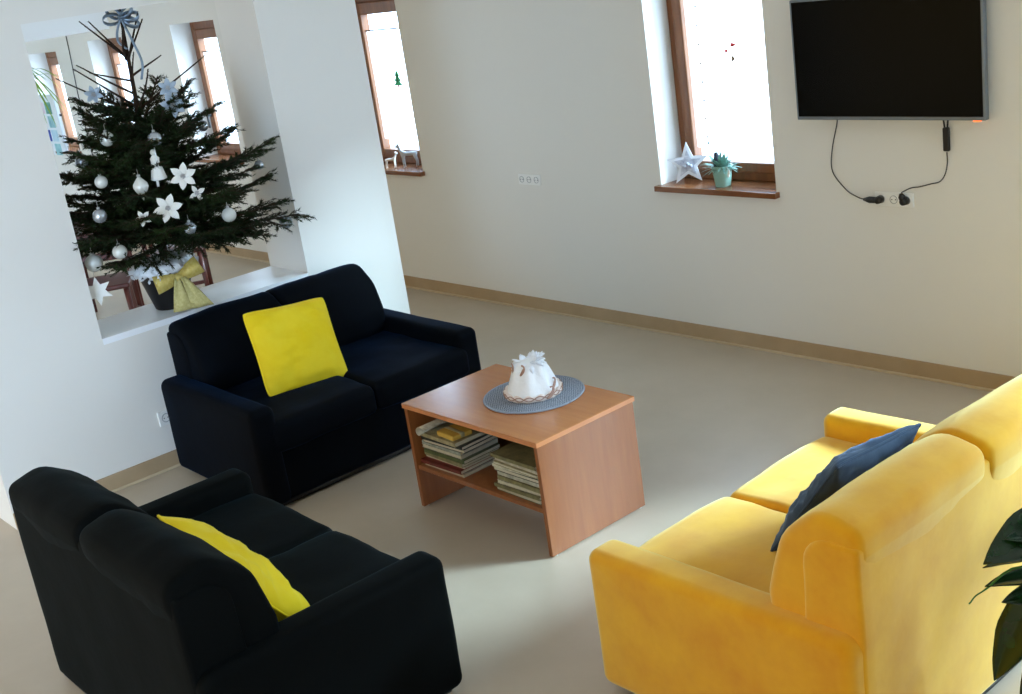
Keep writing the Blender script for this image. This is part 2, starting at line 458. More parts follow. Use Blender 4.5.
for k in range(14):
    t0 = PI*1.15*k/13
    pa = (.03*math.cos(t0+.6)-.01, .018*math.sin(t0+.6)+.012)
    for yy in (-.1, .1): bm.verts.new((pa[0], yy, max(.001, pa[1])))
bm.verts.ensure_lookup_table()
for k in range(13): bm.faces.new([bm.verts[i] for i in (2*k, 2*k+1, 2*k+3, 2*k+2)])
oo = build('bent_cover', bm, MAGM[5], o); sm = oo.modifiers.new('t', 'SOLIDIFY'); sm.thickness = .006; sm.offset = 1
bm2.free()
o = empty('paper_packet', (-3.84, 2.72, zt), math.radians(-4), 'ochre paper packet lying on the left magazine stack', 'packet')
M_OCH = mat('ochre_paper', (206,166,72), .6, .3)
bm = bmesh.new(); box(bm, -.06, .06, -.05, .05, 0, .022, .006, 3); build('wrapper', bm, M_OCH, o, wn=True)
bm = bmesh.new(); box(bm, -.061, .061, -.012, .012, .002, .0235, .005, 2); build('band', bm, MAGM[3], o)

# placemat and white centrepiece
M_MAT = mat('woven_mat', (128,140,160), .7, .3)
nt = M_MAT.node_tree
tcn = nt.nodes.new('ShaderNodeTexCoord'); ck = nt.nodes.new('ShaderNodeTexChecker'); ck.inputs['Scale'].default_value = 160
nt.links.new(tcn.outputs['Object'], ck.inputs['Vector'])
ck.inputs['Color1'].default_value = (*lin((170,176,186)), 1); ck.inputs['Color2'].default_value = (*lin((92,98,112)), 1)
nt.links.new(ck.outputs['Color'], nt.nodes['Principled BSDF'].inputs['Base Color'])
M_MATE = mat('mat_edge', (150,158,172), .6, .3)
pm = empty('placemat', (-3.612, 2.98, TH), 0, 'round woven blue-grey placemat on the coffee table', 'placemat')
bm = bmesh.new()
prof = [(.0005, .0)]
prof = [(.2, .0), (.205, .002), (.205, .005), (.2, .0065)]
for k in range(40, 0, -1):
    prof += [(.2*k/40-.0012, .0045), (.2*(k-.5)/40, .0066)]
lathe(bm, prof, 72); build('woven_disc', bm, M_MAT, pm)
bm = bmesh.new(); tube(bm, [(.205*math.cos(2*PI*k/72), .205*math.sin(2*PI*k/72), .004) for k in range(73)], .004, 6)
build('bound_edge', bm, M_MATE, pm)
M_ICE = mat('white_icing', (244,246,248), .5, .4, bump=.3, bscale=60)
M_TUL = mat('white_tulle', (240,244,250), .6, .3, trans=.0)
M_RIM = mat('rose_gold_cord', (176,140,124), .4, .5, metal=.3)
M_PINK = mat('blush_lace', (238,224,216), .7, .3)
ck_ = empty('table_centrepiece', (-3.612, 2.98, TH+.0075), 0, 'white domed centrepiece with a frilly tuft on the round placemat', 'ornament')
def lob(r, z, t):
    k = max(0, min(1, (z-.02)/.08)); 
    return (r*(1+.075*math.cos(7*t)*k), z)
bm = bmesh.new(); lathe(bm, [(.03,.004),(.098,.004),(.106,.012),(.103,.03),(.094,.055),(.083,.08),(.072,.105),(.061,.125),(.050,.138),(.02,.145)], 84, fn=lob)
build('dome', bm, M_ICE, ck_)
bm = bmesh.new()
lathe(bm, [(.09,0),(.114,0),(.119,.006),(.119,.022),(.112,.026),(.1,.02)], 84, fn=lambda r, z, t: (r*(1+.02*math.cos(14*t)), z*(1+.25*math.cos(14*t))))
build('scalloped_base', bm, M_PINK, ck_)
bm = bmesh.new()
for ph in (0, PI):
    tube(bm, [(.121*math.cos(2*PI*k/120), .121*math.sin(2*PI*k/120), .017+.008*math.sin(9*2*PI*k/120+ph)) for k in range(121)], .0022, 5)
build('twisted_cord', bm, M_RIM, ck_)
bm = bmesh.new(); random.seed(12)
for k in range(44):
    a = random.uniform(0, 2*PI); el = random.uniform(-.1, 1.35); L = random.uniform(.03, .062)
    p0 = Vector((.03*math.cos(a), .03*math.sin(a), .132)); d = Vector((math.cos(a)*math.cos(el), math.sin(a)*math.cos(el), math.sin(el)))
    s = d.cross(Vector((0,0,1))).normalized()
    prev = None
    for i in range(5):
        q = i/4; w = .012*math.sin(PI*(.15+.8*q)); c = p0+d*L*q+Vector((0,0,-.02*q*q))
        cur = (bm.verts.new(c-s*w+Vector((0,0,.004*math.sin(9*q)))), bm.verts.new(c+Vector((0,0,.006))), bm.verts.new(c+s*w))
        if prev:
            bm.faces.new((prev[0], prev[1], cur[1], cur[0])); bm.faces.new((prev[1], prev[2], cur[2], cur[1]))
        prev = cur
o = build('frilly_tuft', bm, M_TUL, ck_); sm = o.modifiers.new('t', 'SOLIDIFY'); sm.thickness = .0015
for (a, z, r) in ((-2.2,.118,.07),(-1.2,.122,.068),(.3,.05,.102),(2.6,.1,.078),(-.1,.03,.122)):
    p = [Vector((r*math.cos(a+.16*math.sin(7*q)), r*math.sin(a+.16*math.sin(7*q)), z+.022*math.cos(5*q))) for q in [i/12 for i in range(13)]]
    bm = bmesh.new(); tube(bm, p, .0035, 6)
    build('ribbon_curl', bm, M_RIM, ck_)

# ------------------------------------------------------------------ television, sockets, cables
tv = empty('television', (-3.102, D, 1.515), 0, 'black flat screen television in a silver frame on the wall', 'television')
hw, hh = .474, .275
bm = bmesh.new(); box(bm, -hw, hw, -.075, -.045, -hh, hh, .004, 2); build('frame', bm, M_SILVER, tv, smooth=False)
bm = bmesh.new(); box(bm, -hw+.011, hw-.011, -.0775, -.07, -hh+.016, hh-.011, .001, 1); build('screen', bm, M_SCREEN, tv, smooth=False)
bm = bmesh.new(); box(bm, -hw+.1, hw-.1, -.047, -.02, -hh+.06, hh-.08, .01, 2); box(bm, -.1, .1, -.03, -.001, -.1, .1); build('rear_housing', bm, M_BLACK, tv, smooth=False)
bm = bmesh.new(); box(bm, hw-.06, hw-.025, -.072, -.06, -hh-.006, -hh+.001, .002, 1); build('standby_light', bm, M_LED, tv, smooth=False)

def socket_strip(name, cx, z, n, w, label, y=D, axis='x'):
    r = empty(name, (cx, y, z), 0, label, 'socket')
    bm = bmesh.new(); box(bm, -w*n/2, w*n/2, -.010, 0, -w*.5, w*.5, .003, 2); build('plate', bm, M_WHITEP, r, smooth=False)
    for i in range(n):
        x = -w*n/2+w*(i+.5)
        bm = bmesh.new()
        lathe(bm, [(w*.30,0),(w*.30,.003),(w*.26,.003),(w*.25,-.004),(w*.02,-.004)], 24, close=False)
        for v in bm.verts: v.co = Vector((x+v.co.x, -.010-v.co.z, v.co.y))
        f = build('socket_ring', bm, M_GREYP, r)
        bm = bmesh.new()
        for dx in (-.0095, .0095): cyl(bm, (x+dx, -.0115, 0), (x+dx, -.008, 0), .0028, n=10)
        build('pin_hole', bm, M_BLACK, f)
    return r
sk = socket_strip('wall_socket', -3.122, .862, 3, .066, 'white triple wall socket under the television with two black plugs in it')
sl = socket_strip('wall_socket', -5.64, .852, 3, .066, 'white triple wall socket between the two windows')
sp = socket_strip('wall_socket', PX, .27, 1, .075, 'single white wall socket beside the navy sofa')
sp.location = (PX, 2.236, .262); sp.rotation_euler.z = PI/2
def plug(name, cx, z, L, lab, ang):
    r = empty(name, (cx, D-.0135, z), 0, lab, 'plug')
    bm = bmesh.new(); cyl(bm, (0,0,0), (0,-.03,0), .019, .017, 16); sphere(bm, (0,-.03,0), .017, 14, 8, (1,.5,1)); build('plug_head', bm, M_BLACK, r)
    bm = bmesh.new(); d = Vector((math.cos(ang), 0, math.sin(ang)))
    tube(bm, [Vector((0,-.022,0))+d*.006, Vector((0,-.024,0))+d*L*.6, Vector((0,-.022,0))+d*L], [.015, .016, .007], 10)
    build('strain_relief', bm, M_BLACK, r)
plug('power_plug', -3.188, .862, .075, 'long black plug in the leftmost socket under the television', PI)
plug('power_plug', -3.056, .862, .04, 'short black plug in the rightmost socket under the television', PI/2+.3)
CY = D-.006
def cable(label, pts):
    bm = bmesh.new(); tube(bm, smooth_path(pts, 8), .0028, 6); tag(build('power_cable', bm, M_CABLE), label, 'cable')
cable('thin cable hanging from the television to the long black plug', [(-3.405,D-.03,1.262),(-3.403,CY,1.224),(-3.441,CY,1.086),(-3.446,CY,.98),(-3.377,CY,.896),(-3.31,D-.02,.868),(-3.262,D-.035,.862)])
cable('thin cable from the black adapter down to the short black plug', [(-2.842,D-.02,1.09),(-2.85,CY,1.04),(-2.863,CY,.988),(-2.89,CY,.955),(-2.932,CY,.943),(-2.99,CY,.927),(-3.023,CY,.922),(-3.045,D-.012,.915),(-3.066,D-.034,.903)])
ad = empty('power_adapter', (-2.842, D-.02, 1.155), 0, 'slim black adapter dangling below the television', 'adapter')
bm = bmesh.new(); box(bm, -.014, .014, -.010, .010, -.06, .045, .006, 3); build('adapter_body', bm, M_BLACK, ad, wn=True)
bm = bmesh.new(); tube(bm, [(-.006,0,.04),(-.011,0,.075),(-.014,0,.11)], .004, 6); tube(bm, [(.006,0,.04),(.01,0,.075),(.012,0,.11)], .004, 6); build('lead', bm, M_BLACK, ad)

#@@MORE@@
# ------------------------------------------------------------------ Christmas tree on the ledge
M_NEED = mat('spruce_needles', (16,30,16), .7, .2, var=1, rgb2=(40,58,22), vscale=4)
M_BARK = mat('spruce_bark', (62,48,36), .85, .2, var=1, rgb2=(40,30,24), vscale=30)
M_POT = mat('black_pot', (14,14,18), .45, .4)
M_SNOW = mat('white_trim', (240,244,248), .7, .3)
M_GOLD = mat('gold_ribbon', (190,164,72), .5, .4, metal=.25, var=1, rgb2=(214,196,120), vscale=60)
M_GOLDN = mat('gold_net', (208,198,140), .6, .3, metal=.1, var=1, rgb2=(180,166,96), vscale=90)
M_BALL = mat('pearl_bauble', (226,228,222), .25, .5, metal=.15)
M_SILB = mat('silver_bauble', (196,204,212), .18, .5, metal=.7)
M_CAP = mat('bauble_cap', (190,190,190), .3, .5, metal=.9)
M_PETAL = mat('white_petal', (240,240,234), .6, .3)
M_BPETAL = mat('silver_blue_petal', (176,192,208), .4, .4, metal=.3)
M_RIBBON = mat('silver_ribbon', (140,158,176), .35, .5, metal=.6)
TB = Vector((-5.775, 2.50, OZ0))
def axis_at(z): return Vector((-5.775, 2.50+.085*(z-.738)/1.477, z))
tree = empty('christmas_tree', TB, 0, 'decorated spruce tree in a black pot on the white ledge of the opening', 'Christmas tree')
bm = bmesh.new()
lathe(bm, [(.08,0),(.086,.006),(.135,.19),(.143,.192),(.143,.208),(.132,.208),(.128,.19)], 40, close=False)
lathe(bm, [(.08,0),(.01,0)], 40, close=False); lathe(bm, [(.128,.185),(.01,.19)], 40, close=False)
pot_o = build('pot', bm, M_POT, tree)
bm = bmesh.new(); random.seed(31)
for k in range(260):                      # frilled white tulle round the pot rim
    a = random.uniform(0, 2*PI); r = random.uniform(.115, .165); z = random.uniform(.17, .265)
    p = Vector((r*math.cos(a), r*math.sin(a), z)); d = Vector((math.cos(a)*random.uniform(.2,1), math.sin(a)*random.uniform(.2,1), random.uniform(-.7,.8))).normalized()
    s = d.cross(Vector((random.random(), random.random(), random.random()))).normalized(); L = random.uniform(.02, .04); w = random.uniform(.006, .016)
    bm.faces.new([bm.verts.new(q) for q in (p-s*w*.4, p+d*L*.6-s*w, p+d*L, p+d*L*.6+s*w, p+s*w*.4)])
lathe(bm, [(.10,.2),(.15,.19),(.16,.215),(.14,.245),(.08,.25)], 48, fn=lambda r, z, t: (r*(1+.05*math.sin(11*t)), z+.008*math.sin(17*t)))
tag(build('tulle_frill', bm, M_SNOW, tree), 'white frilly tulle around the pot rim')
bm = bmesh.new(); tube(bm, [axis_at(.738+.19+i*.129)-TB for i in range(11)], [.024-.0018*i for i in range(11)], 8)
build('trunk', bm, M_BARK, tree)

def inside_wall(p):
    w = p+TB
    if w.x < PX+.012 and w.x > PX-PT-.012 and (w.y < OY0+.012 or w.y > OY1-.012 or w.z < OZ0+.012 or w.z > OZ1-.01): return True
    return False

def needles(bm, a, b, ln, step, fat=.0028):
    d = (b-a); L = d.length
    if L < 1e-4: return
    d /= L; u = d.orthogonal().normalized(); w = d.cross(u)
    n = max(1, int(L/step)); 
    for i in range(n):
        p = a+d*L*(i+random.random())/n
        for _ in range(2):
            t = random.uniform(0, 2*PI); o = u*math.cos(t)+w*math.sin(t)
            tip = p+(o*.75+d*.75)*ln*random.uniform(.7,1.15)
            s = d.cross(o)*fat
            bm.faces.new((bm.verts.new(p-s), bm.verts.new(p+s), bm.verts.new(tip)))

def branch(z0, az, el, L, dens=1.0, ln=.02, droop=0.0, curl=.1, twigs=True, r0=.007):
    base = axis_at(z0)-TB
    dirh = Vector((math.cos(az), math.sin(az), 0)); side = Vector((-dirh.y, dirh.x, 0))
    for _ in range(12):
        tip = base+dirh*L*math.cos(el)+Vector((0,0,L*math.sin(el)))
        mid = base.lerp(tip, .8)
        if not inside_wall(tip) and not inside_wall(mid): break
        L *= .9
    n = 9; pts = []
    for i in range(n+1):
        q = i/n
        p = base+dirh*L*q*math.cos(el)+Vector((0,0,L*q*math.sin(el)-droop*L*q*q*.5+curl*L*q**3*.6))
        p += side*math.sin(q*3+az*5)*.012
        if i and inside_wall(p): break
        pts.append(p)
    if len(pts) < 3: return
    bm = bmesh.new()
    tube(bm, pts, [r0*(1-.75*i/len(pts))+.0008 for i in range(len(pts))], 5, mi=1)
    for a, b in zip(pts, pts[1:]): needles(bm, a, b, ln, .0055/dens)
    if twigs:
        for i in range(1, len(pts)-1):
            q = i/n
            for s in (-1, 1):
                for rep in (0, 1):
                    if random.random() > .88: continue
                    a = pts[i].lerp(pts[i+1], random.random())
                    d = (pts[i+1]-pts[i]).normalized()
                    tl = L*(.42*(1-q)+.12)*random.uniform(.65,1.1)
                    td = (d*.75+side*s*random.uniform(.45,.95)+Vector((0,0,random.uniform(-.3,.25)))).normalized()
                    b = a+td*tl+Vector((0,0,-.08*tl))
                    if inside_wall(b) or inside_wall(a.lerp(b, .6)): continue
                    tube(bm, [a, a.lerp(b,.5)+Vector((0,0,.01)), b], [.0028,.0022,.001], 4, mi=1)
                    needles(bm, a, b, ln, .006/dens)
                    if tl > .1:
                        for s2 in (-1, 1):
                            a2 = a.lerp(b, .45); b2 = a2+(td*.8+td.cross(Vector((0,0,1)))*s2*.7).normalized()*tl*.4
                            if not inside_wall(b2): needles(bm, a2, b2, ln, .006/dens); tube(bm, [a2, b2], [.0018,.0008], 4, mi=1)
    build('branch', bm, [M_NEED, M_BARK], tree, smooth=False)

random.seed(5)
R_AT = [(.92,.36),(1.0,.50),(1.15,.60),(1.35,.52),(1.52,.42),(1.66,.34),(1.75,.26)]
def rad(z):
    for (a, ra), (b, rb) in zip(R_AT, R_AT[1:]):
        if z <= b: return ra+(rb-ra)*(z-a)/(b-a)
    return .2
zl = [1.06,1.12,1.19,1.27,1.35,1.43,1.51,1.58,1.65]
k = 0
for z in zl:
    nb = 8 if z < 1.5 else 6
    for j in range(nb):
        az = 2*PI*(j+random.uniform(-.25,.25))/nb+k*.55
        el = math.radians(0+34*max(0,(z-.95)/.75)+random.uniform(-8,8))
        branch(z+random.uniform(-.025,.025), az, el, rad(z+.03)*random.uniform(.8,1.1), 1.0, .019, .2, .16)
    k += 1
RA = math.atan2(.92,.40)   # the direction that points to the right of the photographed view
# long branch reaching past the jamb, and its neighbours
branch(1.10, math.radians(51), math.radians(1), .70, 1.0, .02, .15, .1)
branch(1.28, math.radians(58), math.radians(16), .66, .9, .02, .1, .12)
branch(1.10, math.radians(36), math.radians(-4), .56, 1.0, .02, .15, .1)
# sparse upswept shoots near the top
for (z, az, el, L) in ((1.70,RA+PI,34,.40),(1.74,RA+PI+.5,38,.36),(1.72,RA,28,.42),(1.70,RA-1.3,36,.36),(1.76,RA+1.4,40,.34),(1.80,RA+PI-.3,34,.3)):
    branch(z, az, math.radians(el), L, .7, .011, 0, .02, twigs=False, r0=.006)
for (z, az, el, L) in ((1.965,RA+PI,48,.27),(1.97,RA+PI+.3,52,.24),(1.96,RA,66,.23),(1.965,RA-.2,58,.20),(1.96,RA-1.6,50,.2),(1.965,RA+1.5,50,.2),(1.86,RA+PI+.2,20,.2),(1.88,RA+.3,24,.18)):
    branch(z, az, math.radians(el), L, .7, .010, 0, .02, twigs=False, r0=.006)
bm = bmesh.new()
for i in range(12): needles(bm, axis_at(1.62+i*.045)-TB, axis_at(1.665+i*.045)-TB, .011, .006)
build('leader_needles', bm, M_NEED, tree, smooth=False)
for i in range(22):      # short inner shoots that close the middle of the crown
    branch(random.uniform(1.1,1.5), random.uniform(0,2*PI), math.radians(random.uniform(10,45)), random.uniform(.2,.34), 1.1, .02, .1, .1)

def hang_thread(bm, c, r): cyl(bm, (c[0],c[1],c[2]+r), (c[0],c[1],c[2]+r+.03), .0012, n=5)
def bauble(loc, r, m, label, drop=False):
    o = empty('bauble', loc, 0, label, 'bauble', 'baubles on the Christmas tree')
    bm = bmesh.new()
    if drop: lathe(bm, [(.001,-r*1.75),(r*.3,-r*1.2),(r*.75,-r*.55),(r,.0),(r*.9,r*.45),(r*.5,r*.95),(r*.2,r*1.3),(.001,r*1.4)], 24)
    else: sphere(bm, (0,0,0), r, 24, 14)
    build('ball', bm, m, o)
    zz = r*1.38 if drop else r*.97
    bm = bmesh.new(); lathe(bm, [(r*.22,zz-.003),(r*.24,zz+.008),(.001,zz+.011)], 12); cyl(bm, (0,0,zz+.009), (0,0,zz+.035), .0012, n=5)
    build('cap', bm, M_CAP, o)
    return o
BL = [((-5.589,2.217,1.451),.030,M_BALL,'pearl bauble hanging alone at the left of the tree, level with the drop bauble'),
 ((-5.648,2.111,1.083),.042,M_BALL,'largest pearl bauble, low at the left edge of the opening above the white star'),
 ((-5.498,2.187,1.130),.034,M_BALL,'pearl bauble low on the tree, just right of the largest one'),
 ((-5.62,2.308,1.633),.034,M_BALL,'pale bauble high on the left side of the tree'),
 ((-5.478,2.476,1.601),.034,M_SILB,'silver bauble in the middle of the upper tree above the angel figure'),
 ((-5.755,2.216,1.541),.032,M_SILB,'silver bauble at the far left edge of the tree among branch tips'),
 ((-5.356,2.702,1.188),.035,M_BALL,'pearl bauble at the right of the tree near the root of the longest branch'),
 ((-5.524,3.007,1.359),.024,M_SILB,'small silver bauble at the tip of the upper right branch'),
 ((-5.474,3.064,1.053),.034,M_SILB,'silver bauble under the tip of the longest right branch'),
 ((-5.558,2.16,1.305),.034,M_SILB,'silver bauble at the left of the tree above the two low pearl ones'),
 ((-5.331,2.479,1.182),.030,M_SILB,'silver bauble above the tulle frill of the tree pot'),
 ((-5.61,2.796,1.597),.026,M_SILB,'small silver bauble on the upper right side of the tree')]
for loc, r, m, lab in BL: bauble(loc, r, m, lab)
bauble((-5.435,2.335,1.407), .036, M_BALL, 'drop shaped pearl bauble left of the angel figure', True)

VIEW = Vector((.90,-.42,.10)).normalized()
def facing(loc): return Matrix.Translation(loc) @ VIEW.to_track_quat('Z','Y').to_matrix().to_4x4()
def flower(loc, R, n, m, label, spin=0):
    o = empty('flower_ornament', (0,0,0), 0, label, 'flower ornament', 'artificial flowers on the Christmas tree')
    o.matrix_world = facing(loc)
    for j in range(n):
        a = 2*PI*j/n+spin; bm = bmesh.new(); rows = []
        for i in range(6):
            q = i/5; w = R*.27*math.sin(PI*(.08+.92*q))**.8; r = R*q
            c = Vector((math.cos(a), math.sin(a), 0))*r+Vector((0,0,.018*math.sin(q*2.4))); s = Vector((-math.sin(a), math.cos(a), 0))
            rows.append((bm.verts.new(c-s*w+Vector((0,0,.004))), bm.verts.new(c), bm.verts.new(c+s*w+Vector((0,0,.004)))))
        for p, q in zip(rows, rows[1:]):
            bm.faces.new((p[0],p[1],q[1],q[0])); bm.faces.new((p[1],p[2],q[2],q[1]))
        pt = build('petal', bm, m, o); sm = pt.modifiers.new('t','SOLIDIFY'); sm.thickness = .002
    bm = bmesh.new()
    for j in range(7): sphere(bm, (.008*math.cos(j*2.4)*(j>0), .008*math.sin(j*2.4)*(j>0), .012), .005, 8, 6)
    build('flower_centre', bm, M_CAP, o)
flower((-5.388,2.529,1.416), .066, 6, M_PETAL, 'white flower with six petals right of the angel figure', .3)
flower((-5.358,2.406,1.294), .07, 6, M_PETAL, 'large white flower in the centre of the tree below the angel figure', .1)
flower((-5.554,2.639,1.729), .062, 7, M_BPETAL, 'silver blue flower high on the right side of the tree', .2)
flower((-5.617,2.663,1.806), .05, 6, M_BPETAL, 'silver blue flower, the topmost one on the tree', .5)
flower((-5.80,2.37,1.83), .045, 6, M_BPETAL, 'small silver blue flower high at the left of the tree', .7)
flower((-5.398,2.294,1.272), .04, 5, M_PETAL, 'small white flower left of the large white one', .7)
flower((-5.357,2.565,1.328), .042, 4, M_PETAL, 'small white flower between the two big white ones and the right branch', .4)
# angel
o = empty('angel_ornament', (-5.435,2.432,1.42), math.radians(-25), 'slim white angel figure hanging in the middle of the tree', 'angel figure')
bm = bmesh.new(); lathe(bm, [(.03,0),(.034,.004),(.026,.05),(.019,.085),(.022,.1),(.012,.112),(.008,.116)], 20, fn=lambda r, z, t: (r*(1+.1*math.cos(8*t)*max(0,1-z/.08)), z)); build('robe', bm, M_PETAL, o)
bm = bmesh.new(); sphere(bm, (0,0,.128), .015, 16, 10); build('head', bm, M_BALL, o)
for s in (-1,1):
    bm = bmesh.new(); pts = [(0,.085),(s*.02,.125),(s*.036,.145),(s*.04,.12),(s*.036,.08),(s*.02,.06)]
    f = bm.faces.new([bm.verts.new((x, .012, z)) for x, z in pts]); w = build('wing', bm, M_SNOW, o); sm = w.modifiers.new('t','SOLIDIFY'); sm.thickness = .005
bm = bmesh.new()
for s in (-1,1): tube(bm, [(s*.01,-.01,.001),(s*.01,-.012,-.03)], .006, 8)
build('legs', bm, M_PETAL, o)
# hanging star
def star_mesh(R, r, n, th):
    bm = bmesh.new(); V = []
    for sgn in (-1,1):
        ring = [bm.verts.new(((R if i%2==0 else r)*math.sin(PI*i/n), (R if i%2==0 else r)*math.cos(PI*i/n), 0 if sgn<0 else th)) for i in range(2*n)]; V.append(ring)
    bm.faces.new(V[0][::-1]); bm.faces.new(V[1])
    for i in range(2*n): bm.faces.new((V[0][i], V[0][(i+1)%(2*n)], V[1][(i+1)%(2*n)], V[1][i]))
    return bm
o = empty('star_ornament', (0,0,0), 0, 'white six-pointed star hanging at the lower left below the largest bauble', 'star ornament'); o.matrix_world = facing((-5.62,2.085,.955))
build('star', star_mesh(.07,.034,6,.008), M_PETAL, o, smooth=False)
bm = bmesh.new(); tube(bm, [(0,.07,.004),(0,.1,.004)], .0012, 5); build('hanger', bm, M_CAP, o)
# topper bow of silver wire ribbon
o = empty('tree_topper', axis_at(2.155), 0, 'silver ribbon bow with wire loops at the tip of the Christmas tree', 'bow')
Rr = Vector((.40,.92,0)); Rv = VIEW
def strip(bm, pts, wdir, w):
    prev = None
    for i, p in enumerate(pts):
        ww = w if not isinstance(w, (list,tuple)) else w[i]
        cur = (bm.verts.new(p-wdir*ww), bm.verts.new(p+wdir*ww))
        if prev: bm.faces.new((prev[0],prev[1],cur[1],cur[0]))
        prev = cur
def loop_pts(d, upv, L, H, n=14, c=Vector((0,0,0))):
    return [c+d*L*(1-math.cos(2*PI*i/n))/2+upv*H*math.sin(2*PI*i/n) for i in range(n+1)]
Z = Vector((0,0,1))
for d, L, H in ((Rr,.085,.03),(-Rr,.085,.03),((Rr*.7+Z*.6).normalized(),.075,.028),((-Rr*.6+Z*.6).normalized(),.08,.028),((Rr*.8-Z*.5).normalized(),.09,.026)):
    bm = bmesh.new(); pv = d.cross(Rv).normalized(); strip(bm, loop_pts(d, (pv*.75+Rv*.66), L, H), (Rv*.75-pv*.66), .012); b = build('loop', bm, M_RIBBON, o); sm = b.modifiers.new('t','SOLIDIFY'); sm.thickness = .002
for pts in ([(0,0,0),(-.03,0,-.06),(-.035,0,-.11),(-.005,0,-.15)], [(0,0,0),(.012,0,-.05),(.03,0,-.12),(.05,0,-.22),(.03,0,-.3)]):
    bm = bmesh.new(); P = smooth_path([Rr*p[0]+Rv*(.02-p[2]*.25)+Z*p[2] for p in pts], 5); strip(bm, P, Rv.cross(Z).normalized()*.8+Rv*.3, .007); b = build('ribbon_tail', bm, M_RIBBON, o); sm = b.modifiers.new('t','SOLIDIFY'); sm.thickness = .002
bm = bmesh.new(); sphere(bm, (0,0,0), .018, 12, 8); build('knot', bm, M_RIBBON, o)
# gold bow tied to the pot
bp_ = Vector((-5.612,2.493,.908))
o = empty('gold_bow', bp_, 0, 'gold ribbon bow with wide net tails tied to the black tree pot', 'bow')
for d, L, H in (((-Rr-Z*.15).normalized(),.12,.05),((Rr+Z*.42).normalized(),.12,.045)):
    bm = bmesh.new(); strip(bm, loop_pts(d, Rv, L, .022, 18), d.cross(Rv).normalized(), [.012+.034*math.sin(PI*i/18) for i in range(19)]); b = build('loop', bm, M_GOLD, o); sm = b.modifiers.new('t','SOLIDIFY'); sm.thickness = .003
bm = bmesh.new(); sphere(bm, (0,0,0), .026, 14, 10, (1,1,.9)); build('knot', bm, M_GOLD, o)
for off, end, tw in ((-.01,-.005,.045),(.02,.085,.04)):
    bm = bmesh.new(); P = [Rr*(off+(end-off)*q)+Rv*(.02+.035*q)+Z*(-.163*q+.0) for q in [i/9 for i in range(10)]]
    prev = None
    for i, p in enumerate(P):
        w = .012+tw*(i/9); cur = [bm.verts.new(p+Rr*w*(j/4-1)+Rr*w*j/4+Rv*.010*math.sin(j*2.2+i*.5)) for j in range(5)]
        if prev:
            for j in range(4): bm.faces.new((prev[j],prev[j+1],cur[j+1],cur[j]))
        prev = cur
    b = build('ribbon_tail', bm, M_GOLDN, o); sm = b.modifiers.new('t','SOLIDIFY'); sm.thickness = .002

# ------------------------------------------------------------------ window dressing
M_ROD = mat('curtain_rod', (70,60,52), .4, .5)
NETL = {2: 'sheer white net curtain in the farthest window behind the tree, left one', 3: 'sheer white net curtain in the window seen just left of the jamb', 4: 'sheer white net curtain in the narrow window beside the pale pillar', 5: 'sheer white net curtain in the window above the star and mint pot'}
for wi, lab in NETL.items():
    a, b = WINS[wi-1]; zt_ = WTOP[wi-1]-.15-.11
    o = empty('net_curtain', ((a+b)/2, WY+.010, zt_), 0, lab, 'curtain')
    hw = (b-a)/2-.114
    bm = bmesh.new(); cyl(bm, (-hw,0,0), (hw,0,0), .005, n=8)
    for s in (-1,1): cyl(bm, (s*(hw+.02),0,0), (s*(hw+.02),.012,0), .004, n=6); 
    build('curtain_rod', bm, M_ROD, o)
    bm = bmesh.new(); n = 60; prev = None
    for i in range(n+1):
        x = -hw+2*hw*i/n; y = .004*math.sin(i*1.3)
        cur = (bm.verts.new((x,y,0)), bm.verts.new((x,y*1.3,WZ0-zt_+.20)))
        if prev: bm.faces.new((prev[0],prev[1],cur[1],cur[0]))
        prev = cur
    build('net', bm, M_NET, o)
M_STG = mat('green_sticker', (60,170,110), .6, .3); M_STR = mat('red_sticker', (206,70,66), .6, .3); M_STB = mat('brown_sticker', (120,90,60), .6, .3)
SY = WY-.02
o = empty('tree_decal', (-7.075, SY, 1.40), 0, 'small green fir tree decal hung in the narrow window', 'decoration')
bm = bmesh.new()
for z0, z1, w in ((.015,.055,.032),(.04,.085,.026),(.07,.112,.018)):
    A_ = [bm.verts.new((-w,0,z0)), bm.verts.new((w,0,z0)), bm.verts.new((0,0,z1))]; B_ = [bm.verts.new((v.co.x,.003,v.co.z)) for v in A_]
    bm.faces.new(A_); bm.faces.new(B_[::-1])
    for i in range(3): bm.faces.new((A_[i],A_[(i+1)%3],B_[(i+1)%3],B_[i]))
build('fir_shape', bm, M_STG, o, smooth=False)
bm = bmesh.new(); box(bm, -.005,.005,0,.003,-.005,.016); build('fir_trunk', bm, M_STR, o, smooth=False); o.scale = (1.6,1,1.15)
def small_decal(name, loc, m, w, h, lab):
    o = empty(name, loc, 0, lab, 'decoration')
    bm = bmesh.new(); lathe(bm, [(w,0),(w,.003)], 14, fn=lambda r, z, t: (r*(1+.25*math.cos(3*t)), z))
    for v in bm.verts: v.co = Vector((v.co.x, -v.co.z, v.co.y*h/w))
    build('shape', bm, m, o, smooth=False); return o
small_decal('window_decal', (-4.12,SY,1.575), M_STR, .018, .010, 'tiny red decal, the highest of three in the window above the mint pot')
small_decal('window_decal', (-4.165,SY,1.545), M_STR, .010, .010, 'tiny pink decal, the leftmost of three in the window above the mint pot')
small_decal('window_decal', (-4.125,SY,1.505), M_STB, .010, .014, 'tiny brown decal, the lowest of three in the window above the mint pot')
o = empty('bead_garland', (-4.335, WY-.03, 1.86), 0, 'thin vertical thread of small beads hanging in the window above the star', 'garland')
M_BEAD = mat('pale_bead', (170,160,150), .4, .5)
bm = bmesh.new(); cyl(bm, (0,0,0), (0,0,-.80), .0012, n=5); build('thread', bm, M_BEAD, o)
